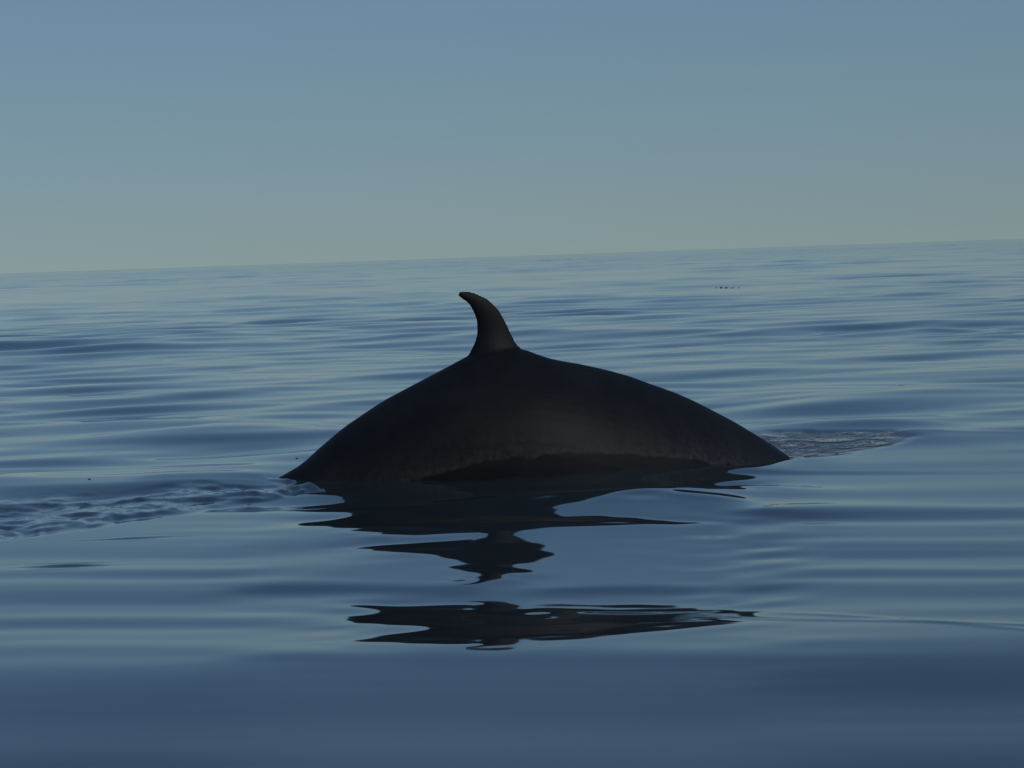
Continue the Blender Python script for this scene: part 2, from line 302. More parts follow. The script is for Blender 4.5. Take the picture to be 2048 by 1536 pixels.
    184, 293, 418, 525, 631, 754, 891, 1033, 1168, 1330, 1513, 1590, 1536, 1502, 1598, 1662, 1603, 1448, 1240, 1018, 802, 598, 403, 213, 38, -106, -200, -232,
    -201, -131, -56, -4, 16, 15, 6, 0, -2, -1, 0, 0, 0, 0, 0, 0,
    104, -146, -346, -492, -579, -605, -575, -526, -490, -465, -449, -449, -448, -446, -449, -433, -405, -378, -329, -265, -192, -93, 6, 103, 206, 289, 367, 438,
    466, 470, 480, 488, 457, 396, 333, 287, 233, 165, 86, 6, -64, -120, -180, -243, -307, -372, -436, -485, -506, -522, -550, -579, -595, -590, -556, -493,
    -468, -501, -503, -475, -458, -463, -471, -444, -417, -460, -546, -617, -567, -453, -412, -482, -540, -467, -384, -318, -252, -156, -86, -93, -106, -110, -102, -63,
    73, 222, 266, 396, 551, 648, 725, 821, 925, 1065, 1181, 1169, 1105, 1061, 1075, 1128, 1188, 1185, 1097, 978, 857, 712, 524, 300, 68, -136, -277, -323,
    -265, -130, -13, 43, 45, 25, 6, -3, -3, -1, 0, 1, 0, 0, 0, 0,
    92, -146, -335, -474, -555, -575, -538, -497, -470, -449, -442, -445, -443, -449, -450, -427, -401, -369, -312, -245, -162, -60, 39, 143, 238, 321, 401, 459,
    484, 498, 513, 505, 468, 419, 373, 327, 269, 200, 124, 51, -8, -52, -93, -142, -203, -268, -324, -364, -397, -422, -423, -412, -399, -382, -366, -374,
    -419, -451, -428, -373, -335, -351, -410, -444, -456, -476, -500, -500, -460, -402, -366, -357, -346, -318, -299, -298, -244, -161, -106, -92, -95, -103, -104, -75,
    11, 144, 303, 546, 763, 805, 719, 683, 637, 621, 579, 592, 595, 614, 659, 724, 793, 825, 814, 815, 860, 801, 621, 370, 102, -135, -305, -369,
    -301, -119, 23, 73, 61, 30, 6, -4, -4, -1, 0, 1, 0, 0, 0, 0,
    75, -136, -299, -414, -480, -500, -487, -462, -440, -424, -421, -425, -428, -439, -439, -415, -396, -360, -298, -229, -136, -34, 65, 168, 256, 334, 411, 461,
    488, 507, 517, 503, 469, 426, 382, 336, 282, 219, 150, 88, 44, 13, -23, -75, -140, -200, -246, -283, -308, -308, -293, -277, -263, -256, -276, -329,
    -373, -366, -320, -277, -276, -326, -386, -429, -459, -478, -458, -412, -364, -329, -299, -259, -223, -215, -237, -251, -216, -164, -136, -116, -84, -61, -71, -116,
    -111, 11, 220, 449, 623, 692, 669, 605, 526, 455, 398, 367, 352, 361, 402, 462, 526, 581, 627, 668, 688, 640, 509, 319, 110, -75, -199, -242,
    -203, -114, -28, 21, 30, 19, 5, -2, -2, -1, 0, 0, 0, 0, 0, 0,
    55, -120, -254, -346, -401, -423, -423, -410, -394, -382, -377, -379, -386, -393, -396, -391, -374, -339, -286, -217, -127, -33, 62, 160, 244, 322, 395, 443,
    472, 491, 498, 485, 454, 412, 371, 332, 285, 225, 161, 116, 91, 66, 23, -41, -104, -153, -191, -218, -218, -202, -187, -177, -174, -195, -248, -294,
    -297, -262, -224, -218, -262, -326, -376, -415, -446, -438, -393, -335, -290, -263, -230, -191, -171, -186, -214, -213, -186, -158, -145, -121, -93, -89, -124, -162,
    -136, -24, 151, 334, 478, 556, 564, 519, 446, 370, 308, 262, 233, 221, 244, 291, 345, 395, 433, 450, 434, 380, 293, 185, 76, -14, -72, -94,
    -86, -60, -29, -6, 5, 6, 3, 0, -1, 0, 0, 0, 0, 0, 0, 0,
    36, -104, -211, -286, -332, -355, -361, -355, -345, -336, -332, -332, -337, -343, -346, -342, -327, -297, -251, -189, -114, -31, 54, 137, 216, 288, 349, 397,
    430, 450, 457, 449, 423, 384, 353, 323, 280, 218, 162, 137, 124, 98, 41, -25, -76, -116, -147, -148, -131, -115, -106, -103, -123, -173, -225, -236,
    -208, -173, -167, -207, -270, -321, -362, -398, -407, -375, -320, -268, -234, -206, -173, -150, -155, -185, -199, -188, -166, -151, -139, -120, -113, -132, -172, -183,
    -135, -28, 115, 261, 377, 444, 455, 419, 358, 291, 231, 186, 159, 153, 169, 201, 238, 268, 281, 271, 239, 190, 133, 78, 34, 4, -12, -18,
    -17, -13, -8, -3, 0, 1, 1, 0, 0, 0, 0, 0, 0, 0, 0, 0,
    20, -89, -174, -236, -276, -298, -306, -305, -300, -294, -290, -290, -293, -296, -298, -293, -279, -252, -213, -161, -98, -29, 44, 117, 186, 248, 302, 344,
    375, 394, 400, 393, 375, 351, 324, 294, 255, 209, 173, 154, 138, 104, 43, -8, -49, -85, -95, -79, -60, -50, -44, -55, -100, -158, -179, -158,
    -125, -119, -157, -218, -267, -305, -341, -363, -350, -305, -252, -213, -188, -157, -132, -132, -161, -186, -185, -168, -152, -139, -125, -117, -130, -164, -197, -188,
    -125, -21, 104, 224, 314, 361, 358, 317, 263, 210, 163, 131, 114, 116, 133, 159, 186, 203, 204, 187, 155, 114, 73, 39, 16, 3, -1, -1,
    0, 0, 0, 0, 0, 0, 0, 0, 0, 0, 0, 0, 0, 0, 0, 0,
    9, -77, -145, -195, -230, -251, -260, -262, -260, -256, -254, -253, -254, -256, -255, -249, -236, -213, -179, -136, -83, -25, 37, 99, 158, 212, 258, 296,
    323, 339, 345, 340, 328, 309, 285, 257, 226, 195, 168, 144, 118, 83, 42, 3, -28, -45, -44, -31, -16, -7, -5, -29, -83, -119, -112, -82,
    -68, -100, -163, -214, -250, -281, -310, -314, -285, -239, -199, -174, -143, -116, -109, -132, -163, -173, -164, -147, -134, -122, -110, -113, -141, -186, -208, -180,
    -106, -2, 109, 206, 270, 290, 267, 225, 179, 140, 109, 89, 84, 93, 112, 136, 158, 170, 169, 153, 126, 93, 60, 33, 15, 4, 0, 0,
    0, 0, 0, 0, 0, 0, 0, 0, 0, 0, 0, 0, 0, 0, 0, 0,
    1, -67, -122, -164, -193, -212, -223, -226, -226, -225, -223, -222, -222, -222, -220, -213, -201, -180, -151, -115, -71, -21, 31, 84, 135, 181, 222, 254,
    278, 292, 298, 295, 285, 269, 249, 225, 200, 176, 151, 125, 97, 66, 36, 9, -11, -21, -20, -12, -4, -1, -8, -27, -49, -60, -55, -46,
    -54, -92, -143, -186, -219, -250, -268, -257, -224, -188, -164, -133, -100, -83, -96, -130, -154, -155, -141, -128, -118, -104, -98, -114, -154, -194, -197, -154,
    -73, 26, 122, 195, 231, 226, 189, 147, 112, 86, 68, 58, 60, 74, 95, 117, 135, 143, 140, 126, 103, 76, 50, 29, 13, 5, 1, 0,
    0, 0, 0, 0, 0, 0, 0, 0, 0, 0, 0, 0, 0, 0, 0, 0,
    -4, -59, -104, -139, -164, -182, -192, -197, -198, -198, -197, -196, -196, -194, -191, -184, -172, -154, -129, -97, -60, -18, 27, 72, 116, 156, 191, 220,
    240, 253, 259, 257, 249, 236, 218, 199, 178, 155, 132, 107, 81, 55, 31, 12, -2, -8, -9, -6, -4, -5, -10, -19, -26, -29, -32, -39,
    -58, -87, -124, -161, -192, -213, -219, -207, -183, -155, -127, -96, -71, -65, -87, -119, -133, -131, -121, -113, -98, -86, -89, -116, -160, -185, -171, -116,
    -33, 59, 138, 185, 191, 162, 121, 87, 64, 48, 38, 35, 43, 60, 81, 101, 116, 122, 118, 105, 86, 64, 43, 25, 12, 5, 1, 0,
    0, 0, 0, 0, 0, 0, 0, 0, 0, 0, 0, 0, 0, 0, 0, 0,
    -7, -52, -90, -120, -142, -158, -168, -174, -176, -177, -176, -176, -175, -172, -168, -161, -150, -133, -111, -84, -51, -15, 24, 63, 101, 137, 167, 192,
    211, 223, 228, 227, 220, 209, 194, 177, 158, 137, 115, 92, 69, 48, 29, 14, 3, -2, -5, -5, -5, -7, -9, -11, -14, -17, -25, -38,
    -58, -84, -113, -141, -165, -180, -182, -173, -155, -131, -105, -82, -68, -67, -79, -94, -105, -106, -101, -92, -82, -77, -87, -115, -151, -160, -134, -76,
    3, 84, 146, 169, 148, 108, 73, 48, 33, 24, 19, 21, 33, 51, 71, 89, 101, 105, 101, 90, 73, 55, 37, 22, 11, 5, 1, 0,
    0, 0, 0, 0, 0, 0, 0, 0, 0, 0, 0, 0, 0, 0, 0, 0,
    -9, -47, -80, -106, -125, -140, -150, -156, -159, -160, -160, -159, -158, -155, -151, -144, -133, -118, -98, -74, -45, -13, 21, 56, 90, 121, 149, 171,
    188, 199, 204, 203, 198, 188, 175, 160, 142, 123, 102, 81, 61, 43, 27, 14, 6, 0, -3, -5, -6, -6, -6, -7, -9, -14, -23, -38,
    -57, -80, -103, -126, -144, -154, -156, -149, -134, -115, -95, -78, -69, -67, -71, -78, -83, -86, -84, -81, -79, -83, -96, -114, -127, -123, -93, -41,
    25, 89, 133, 143, 118, 81, 51, 30, 18, 10, 8, 14, 27, 45, 63, 79, 89, 93, 89, 78, 64, 48, 33, 20, 10, 4, 1, 0,
    0, 0, 0, 0, 0, 0, 0, 0, 0, 0, 0, 0, 0, 0, 0, 0,
    -10, -44, -72, -95, -113, -127, -136, -142, -146, -147, -148, -147, -146, -143, -138, -131, -121, -107, -88, -66, -40, -11, 20, 51, 82, 110, 135, 156,
    171, 181, 186, 186, 182, 173, 161, 147, 130, 112, 93, 74, 56, 39, 26, 14, 6, 0, -3, -5, -5, -5, -4, -4, -7, -13, -23, -38,
    -55, -76, -96, -114, -128, -136, -137, -131, -120, -105, -90, -77, -69, -65, -64, -66, -69, -71, -73, -76, -81, -90, -100, -108, -107, -93, -62, -19,
    32, 77, 106, 113, 100, 75, 49, 27, 12, 5, 4, 11, 24, 41, 58, 72, 81, 83, 80, 70, 57, 43, 30, 18, 10, 4, 1, 0,
    0, 0, 0, 0, 0, 0, 0, 0, 0, 0, 0, 0, 0, 0, 0, 0,
    -11, -41, -67, -88, -105, -118, -127, -133, -137, -139, -139, -139, -137, -134, -129, -122, -112, -99, -82, -61, -37, -10, 19, 48, 76, 102, 126, 145,
    159, 169, 174, 174, 170, 162, 151, 137, 121, 104, 86, 69, 52, 37, 24, 14, 6, 1, -3, -4, -4, -3, -3, -4, -7, -13, -23, -37,
    -54, -72, -90, -106, -117, -124, -124, -120, -111, -99, -87, -76, -68, -62, -59, -58, -60, -63, -68, -75, -84, -92, -99, -100, -92, -73, -43, -6,
    32, 64, 86, 93, 87, 70, 49, 29, 13, 4, 4, 10, 23, 38, 54, 67, 75, 77, 73, 65, 53, 40, 28, 17, 9, 4, 1, 0,
    0, 0, 0, 0, 0, 0, 0, 0, 0, 0, 0, 0, 0, 0, 0, 0,
    -12, -40, -63, -83, -99, -111, -120, -126, -130, -133, -133, -133, -131, -128, -123, -116, -106, -93, -77, -57, -34, -9, 18, 45, 72, 97, 119, 137,
    151, 161, 165, 166, 162, 155, 144, 130, 115, 99, 82, 65, 50, 36, 24, 14, 6, 1, -2, -4, -3, -2, -2, -3, -7, -14, -24, -37,
    -53, -70, -86, -99, -109, -115, -115, -112, -104, -95, -85, -75, -66, -60, -55, -53, -54, -58, -65, -75, -85, -94, -97, -93, -80, -59, -31, 0,
    30, 55, 72, 79, 77, 66, 49, 31, 15, 6, 4, 10, 21, 36, 51, 63, 71, 72, 69, 61, 50, 38, 26, 16, 9, 4, 1, 0,
    0, 0, 0, 0, 0, 0, 0, 0, 0, 0, 0, 0, 0, 0, 0, 0,
]
PATCH_SHAPE = (42, 128)
NXP, NYP = PATCH_SHAPE
PATCH = np.array(PATCH_MM, float).reshape(NXP, NYP) * 5e-5
PX0, PX1, PY0, PY1 = -3.3, 3.3, 9.0, 23.0

def bspline(Z, X, Y):
    """C2 interpolation of the ripple heights solved to shape the reflection in front of the whale"""
    P = np.pad(Z, 2, mode='edge')
    for _ in range(2):                                   # prefilter so that the spline passes near the nodes
        B = P.copy()
        B[1:-1] = (P[:-2] + 4 * P[1:-1] + P[2:]) / 6
        C = B.copy()
        C[:, 1:-1] = (B[:, :-2] + 4 * B[:, 1:-1] + B[:, 2:]) / 6
        if _ == 0: S = P - C
        P = P + S if _ == 0 else P
    a = np.clip((X - PX0) / (PX1 - PX0) * (NXP - 1), 0, NXP - 1.001)
    b = np.clip((Y - PY0) / (PY1 - PY0) * (NYP - 1), 0, NYP - 1.001)
    i, j = a.astype(int), b.astype(int)
    def w(t): return ((1-t)**3/6, (3*t**3-6*t*t+4)/6, (-3*t**3+3*t*t+3*t+1)/6, t**3/6)
    wa, wb = w(a - i), w(b - j)
    out = np.zeros(X.shape)
    for p in range(4):
        for q in range(4):
            out += wa[p] * wb[q] * P[i + p + 1, j + q + 1]
    return out

rng = np.random.RandomState(11)
WAVES = []
for k in range(90):
    lam = 0.8 * (60 / 0.8) ** ((k + rng.rand()) / 90)
    th = math.radians(np.clip(rng.normal(0, 40), -80, 80)) + math.pi / 2
    slope = 0.0113 * (.62 if lam > 9 else 1.0) * (0.7 + 0.6 * rng.rand()) * (.24 + math.exp(-math.log(lam / 3.2) ** 2 / 1.1))
    WAVES.append((lam, th, slope, rng.rand() * 6.283))

def seg(px0, py0, px1, py1):
    return ground(px0, py0) + ground(px1, py1)

def ridge(X, Y, s, amp, wid_near, wid_far, taper=.35):
    """a smooth crest along a segment of the sea; near face and far face have their own widths"""
    x0, y0, x1, y1 = s
    L = math.hypot(x1 - x0, y1 - y0); ux, uy = (x1 - x0) / L, (y1 - y0) / L
    t = (X - x0) * ux + (Y - y0) * uy
    d = -(X - x0) * uy + (Y - y0) * ux                    # >0: beyond the crest (segments run left to right)
    along = sstep(-taper, taper, t) * (1 - sstep(L - taper, L + taper, t))
    wd = np.where(d > 0, wid_far, wid_near)
    return amp * along * np.exp(-(d / wd) ** 2)

def wake_mask(X, Y):
    """churned water trailing from the tail to the left"""
    t = np.clip((X + 1.35) / (-1.55), 0, 1.6)             # 0 at the tail, 1 at the left edge of the picture
    yc = 22.3 - 1.9 * t
    hw = 0.50 + 1.30 * t
    m = sstep(-1.0, -1.4, X) * (1 - sstep(.55, 1.15, np.abs(Y - yc + .16 * vnoise(X * 2.3, Y * 2.0, 5) + .07 * vnoise(X * 7, Y * 5, 6)) / hw))
    return m

def head_mask(X, Y):
    """water welling up behind and beside the head, to the right of the back"""
    xa, ya = ground(1490, 868); xb, yb = ground(1812, 864)
    xc, yc = ground(1480, 948)
    m = sstep(1.35, 1.7, X) * (1 - sstep(xb - .25, xb + .02, X + .03 * vnoise(Y * 4, X * 4, 3)))
    t = np.clip((X - 1.55) / (xb - 1.55), 0, 1)
    far = 25.9 + .25 * t + .14 * vnoise(X * 5, X * 0 + 3, 11)
    near = 22.8 + 2.3 * t ** 1.2
    m *= sstep(near - .25, near + .25, Y) * (1 - sstep(far - .2, far + .08, Y))
    return m

def rim_mask(X, Y):
    """the strip of disturbed water along the near side of the body"""
    half = .60 * np.sqrt(np.clip(1 - ((X - .15) / 1.80) ** 2, 0, 1))
    yf = 22.9 + .22 * np.maximum(X, 0) ** 2 - half
    return np.exp(-((Y - yf) / .16) ** 2) * sstep(-1.75, -1.5, X) * (1 - sstep(1.5, 1.8, X)) * (.5 + .3 * sstep(-.2, -1.2, X))

def chop(X, Y, seed):
    wx = X + .12 * vnoise(X * 1.7, Y * 1.7, seed + 9); wy = Y + .12 * vnoise(X * 1.9, Y * 1.9, seed + 8)
    wx = wx + .10 * vnoise(X * 3.1 + 5, Y * 2.7, seed + 6); wy = wy + .14 * vnoise(X * 2.3, Y * 3.3 + 9, seed + 5)
    rough = .55 + .75 * sstep(-.4, .6, vnoise(X * .9, Y * .7, seed + 4))
    z = .024 * vnoise(wx * 1.5, wy * 1.25, seed) + .007 * (1 - np.abs(vnoise(wx * 3.4, wy * 2.9, seed + 1))) + .008 * vnoise(wx * 3.0 + 7, wy * 2.4, seed + 13)
    z += .010 * vnoise(wx * 5.9, wy * 5.2, seed + 2) + .0055 * vnoise(wx * 12.1, wy * 10.3, seed + 3) + .0022 * vnoise(wx * 23, wy * 19, seed + 7)
    return z * rough - .006

def sea(X, Y, dr, dt):
    """dr, dt: local mesh spacing along and across the sight line (waves finer than the mesh are left out)"""
    z = np.zeros(X.shape)
    R = np.hypot(X, Y)
    inpatch = sstep(PX0 - .5, PX0 + .3, X) * (1 - sstep(PX1 - .3, PX1 + .5, X)) * (1 - sstep(21.6, 22.7, Y))
    free = (1 - .97 * inpatch) * (1 - .85 * sstep(1.3, 2.0, X) * (1 - sstep(4.2, 6, X)) * sstep(19, 21, Y) * (1 - sstep(23.8, 25.6, Y)))
    group = .8 + (.45 + .4 * sstep(90, 250, R)) * vnoise(X / 9.0, Y / 14.0, 21)
    step = np.maximum(dr, 0)
    for lam, th, slope, ph in WAVES:
        kx, ky = math.cos(th) * 2 * math.pi / lam, math.sin(th) * 2 * math.pi / lam
        # spacing seen by this wave
        sp = np.abs(math.sin(th)) * dr + np.abs(math.cos(th)) * dt
        keep = 1 - sstep(.18, .42, sp / lam)
        if not keep.any(): continue
        z += slope * lam / (2 * math.pi) * keep * np.sin(kx * X + ky * Y + ph + 1.3 * vnoise(X / (lam * 2.3) + ph * 7, Y / (lam * 2.3), 31))
    z *= group * free * (.85 + .55 * sstep(45, 170, R) + .5 * sstep(170, 600, R))
    near = R < 62
    Xn, Yn = X[near], Y[near]
    zn = z[near]
    zn = zn + bspline(PATCH, Xn, Yn) * inpatch[near]
    for s, amp, wn_, wf_, tp in RIDGES:
        zn += ridge(Xn, Yn, s, amp, wn_, wf_, tp)
    zn -= .022 * np.exp(-((Xn + 1.6) / .3) ** 2 - ((Yn - 22.7) / .5) ** 2)       # dip where the tail stock goes under
    zn += .020 * np.exp(-((Xn - 1.92) / .28) ** 2 - ((Yn - 23.3) / .7) ** 2)      # water piled up where the back goes under on the right
    wm = wake_mask(Xn, Yn); hm = head_mask(Xn, Yn)
    zn += wm * (chop(Xn, Yn, 40) * 2.05) + hm * (chop(Xn, Yn, 60) * .75 - .008)
    zn += rim_mask(Xn, Yn) * (.014 * vnoise(Xn * 5, Yn * 4, 90) + .010 * vnoise(Xn * 13, Yn * 9, 91) + .004 * vnoise(Xn * 29, Yn * 20, 92))
    for (px, py, lx, ly, am, lm) in PAWS:
        cx, cy = ground(px, py)
        e = np.exp(-((Xn - cx) / lx) ** 2 - ((Yn - cy) / ly) ** 2)
        zn += e * am * np.sin((Yn - cy) * 6.283 / lm + 2 * vnoise(Xn * 2.5, Yn * 2.5, 77))
    z[near] = zn
    return z

RIDGES = [
    # crest (left point, right point in the picture), height, near width, far width, taper
    (seg(1500, 818, 2080, 800), .080, 2.2, 2.6, 1.0),      # long swell behind the head
    (seg(1560, 866, 1860, 857), .042, .55, .9, .5),        # lip behind the foam
    (seg(1480, 950, 1830, 876), .012, 1.4, .16, .15),      # bow edge of the welling water
    (seg(1775, 884, 1860, 874), .020, .24, .34, .10),      # little peak
    (seg(1800, 880, 2100, 905), .007, .45, .5, .3),
    (seg(300, 878, 680, 862), .060, 2.0, 2.2, .8),         # swell behind the tail stock
    (seg(-60, 905, 420, 900), .034, 1.3, 1.6, .8),
    (seg(420, 952, 600, 936), .006, .45, .6, .3),
    (seg(1450, 1230, 2080, 1262), .0030, .05, .06, .2),    # thin wrinkles in the glassy water
    (seg(1560, 1216, 2080, 1274), .0022, .045, .05, .2),
    (seg(280, 972, 540, 962), .016, .3, .4, .2),
]
PAWS = [(130, 1132, .17, .16, .0085, .20), (260, 1078, .20, .09, .006, .19)]

# mesh: rings of growing radius about a point below the camera, so that the detail falls off with distance
radii = list(np.geomspace(.6, 7.9, 14)) + [8.1]
while radii[-1] < 1500:
    radii.append(radii[-1] + min((1.4 - .5 * min(max(radii[-1] - 26, 0) / 10, 1)) * radii[-1] ** 2 / (CAM_H * F_PX), 3.0 if radii[-1] < 420 else 6.0))
radii = np.array(radii + list(np.geomspace(1515, 26000, 22)))
d0, d1, d2 = math.radians(.028), math.radians(.12), math.radians(5)
ang = list(np.arange(-10.5, 10.501, .028))
ang = list(np.arange(-28, -10.6, .12)) + ang + list(np.arange(10.6, 28, .12))
rest = list(np.arange(ang[-1] + 4, 360 + ang[0] - 2, 4.5))
ang = np.radians(np.array(ang + rest))
nr, na = len(radii), len(ang)
RR, AA = np.meshgrid(radii, ang, indexing='ij')
XX, YY = RR * np.sin(AA), RR * np.cos(AA)
drr = np.abs(np.gradient(radii))
dtt = np.abs(np.gradient(ang))
DR = np.repeat(drr[:, None], na, 1)
DT = RR * dtt[None, :]
ZZ = sea(XX, YY, DR, DT)
idx = np.arange(nr * na).reshape(nr, na)
nxt = np.roll(idx, -1, axis=1)
quads = np.stack([idx[:-1], nxt[:-1], nxt[1:], idx[1:]], -1).reshape(-1, 4)
quads = quads[:, ::-1]
sea_co = np.stack([XX, YY, ZZ], -1).reshape(-1, 3)
sea_me = np_mesh('sea', sea_co, quads)
churn = (wake_mask(XX, YY) + head_mask(XX, YY)).ravel()
attr(sea_me, 'churn', churn)
# slopes of the waves that the mesh cannot carry are given to the surface as fine relief
attr(sea_me, 'fine', np.clip(sstep(60, 700, RR), 0, 1).ravel())
sea_ob = bpy.data.objects.new('sea', sea_me)
COL.objects.link(sea_ob)
tag(sea_ob, kind='structure')

W = Nodes('sea_water')
geo = W.n('NewGeometry')
nz = W.noise(2.6, 3, .55)
nz2 = W.noise(.35, 2, .5)
def tilt(nn, amount):
    s = W.n('VectorMath', operation='SUBTRACT'); W.l(nn.outputs['Color'], s.inputs[0]); s.inputs[1].default_value = (.5, .5, .5)
    m = W.n('VectorMath', operation='MULTIPLY'); W.l(s.outputs[0], m.inputs[0]); m.inputs[1].default_value = (1, 1, 0)
    c = W.n('VectorMath', operation='SCALE'); W.l(m.outputs[0], c.inputs[0])
    if isinstance(amount, float): c.inputs['Scale'].default_value = amount
    else: W.l(amount, c.inputs['Scale'])
    return c.outputs[0]
fine = W.attr('fine')
add = W.n('VectorMath', operation='ADD'); W.l(geo.outputs['Normal'], add.inputs[0]); W.l(tilt(nz, W.math('MULTIPLY', fine, .10)), add.inputs[1])
add2 = W.n('VectorMath', operation='ADD'); W.l(add.outputs[0], add2.inputs[0]); W.l(tilt(nz2, W.math('MULTIPLY', fine, .12)), add2.inputs[1])
nrm = W.n('VectorMath', operation='NORMALIZE'); W.l(add2.outputs[0], nrm.inputs[0])
W.l(nrm.outputs[0], W.b.inputs['Normal'])
W.l(W.mix(W.math('MULTIPLY', W.attr('churn'), .8, True), (.021, .036, .042), (.028, .038, .038)), W.b.inputs['Base Color'])
W.val(W.b, 'IOR', 1.333)
W.l(W.math('ADD', .025, W.math('MULTIPLY', fine, .015)), W.b.inputs['Roughness'])
sea_me.materials.append(W.m)

# ------------------------------------------------------------------ foam and bubbles on the churned water
def foam_sheet(name, mask, thresh, lift, seed, label):
    xs = mask.reshape(nr, na)
    sel = np.flatnonzero(((xs[:-1] > thresh) & (np.roll(xs, -1, 1)[:-1] > thresh) & (xs[1:] > thresh)).ravel())
    q = quads[sel]
    used, inv = np.unique(q, return_inverse=True)
    co = sea_co[used].copy(); co[:, 2] += lift
    me = np_mesh(name, co, inv.reshape(-1, 4))
    attr(me, 'cover', mask[used])
    o = bpy.data.objects.new(name, me); COL.objects.link(o)
    tag(o, label, 'foam', kind='stuff')
    me.materials.append(FOAM)
    return o
FN = Nodes('foam_bubbles')
fn1 = FN.noise(4.2, 6, .68); fn2 = FN.noise(34, 4, .7)
cov = FN.attr('cover')
amt = FN.math('ADD', FN.math('MULTIPLY', fn1.outputs[0], .75), FN.math('MULTIPLY', fn2.outputs[0], .35))
al = FN.ramp(FN.math('SUBTRACT', FN.math('ADD', amt, FN.math('MULTIPLY', cov, .34)), .34), .50, .74)
FN.l(FN.math('MULTIPLY', al, .85), FN.b.inputs['Alpha'])
FN.l(FN.mix(FN.ramp(FN.math('ADD', FN.math('MULTIPLY', fn1.outputs[0], .6), FN.math('MULTIPLY', fn2.outputs[0], .4)), .44, .62), (.050, .060, .058), (.72, .80, .78)), FN.b.inputs['Base Color'])
FN.val(FN.b, 'Roughness', .5)
bmp = FN.n('Bump'); FN.val(bmp, 'Strength', .6); FN.val(bmp, 'Distance', .01); FN.l(fn2.outputs[0], bmp.inputs['Height']); FN.l(bmp.outputs[0], FN.b.inputs['Normal'])
FOAM = FN.m
xk, yk = XX.ravel(), YY.ravel()
hx, hy = ground(1700, 872)
head_foam = head_mask(xk, yk) * sstep(23.3, 24.2, yk) * (.85 + .45 * np.exp(-((xk - 2.35) / .75) ** 2))
foam_sheet('foam', head_foam, .05, .004, 1, 'brownish foam and bubbles in the dip behind the right end of the back')
wake_foam = wake_mask(xk, yk) * .66
foam_sheet('foam', wake_foam, .05, .004, 2, 'dull foam scraps on the choppy wake left of the back')

rim_foam = rim_mask(xk, yk) * .92
foam_sheet('foam', rim_foam, .1, .004, 3, 'thin line of foam flecks along the near waterline of the back')

# ------------------------------------------------------------------ the whale
DW = 22.9
RIDGE = [(-2.9, -1.25), (-2.5, -0.74), (-2.1, -0.35), (-1.83, -0.13), (-1.601, 0.029), (-1.43, 0.12), (-1.329, 0.209), (-1.219, 0.298), (-1.136, 0.362), (-1.009, 0.442), (-0.865, 0.531), (-0.739, 0.592), (-0.562, 0.678), (-0.425, 0.744), (-0.343, 0.786), (-0.27, 0.82), (-0.18, 0.846), (-0.08, 0.853), (0.03, 0.855), (0.102, 0.838), (0.157, 0.814), (0.224, 0.786), (0.294, 0.766), (0.357, 0.752), (0.479, 0.727), (0.654, 0.681), (0.793, 0.637), (0.934, 0.579), (1.074, 0.525), (1.177, 0.478), (1.266, 0.431), (1.394, 0.359), (1.483, 0.308), (1.578, 0.247), (1.664, 0.191), (1.743, 0.136), (1.815, 0.083), (2.03, -0.09), (2.4, -0.42), (2.8, -0.85), (3.2, -1.35)]
FIN_REAR = [(-0.254, 0.874), (-0.235, 0.915), (-0.225, 0.955), (-0.221, 1.002), (-0.223, 1.038), (-0.231, 1.07), (-0.244, 1.103), (-0.264, 1.148), (-0.29, 1.173), (-0.321, 1.197), (-0.343, 1.218)]
FIN_FRONT = [(0.065, 0.856), (0.049, 0.87), (0.032, 0.896), (0.01, 0.942), (-0.011, 0.994), (-0.032, 1.04), (-0.054, 1.087), (-0.08, 1.125), (-0.115, 1.165), (-0.151, 1.194), (-0.192, 1.216), (-0.228, 1.233), (-0.264, 1.243), (-0.305, 1.248), (-0.338, 1.244)]
FIN_TIP = (-0.349, 1.232)

def axis_y(x):                                            # the body swims slightly away to the right
    return DW + .22 * np.maximum(x, 0) ** 2
def persp(x, z):                                          # outline measured at DW -> real place on the axis
    k = axis_y(x) / DW
    return x * k, CAM_H + (z - CAM_H) * k

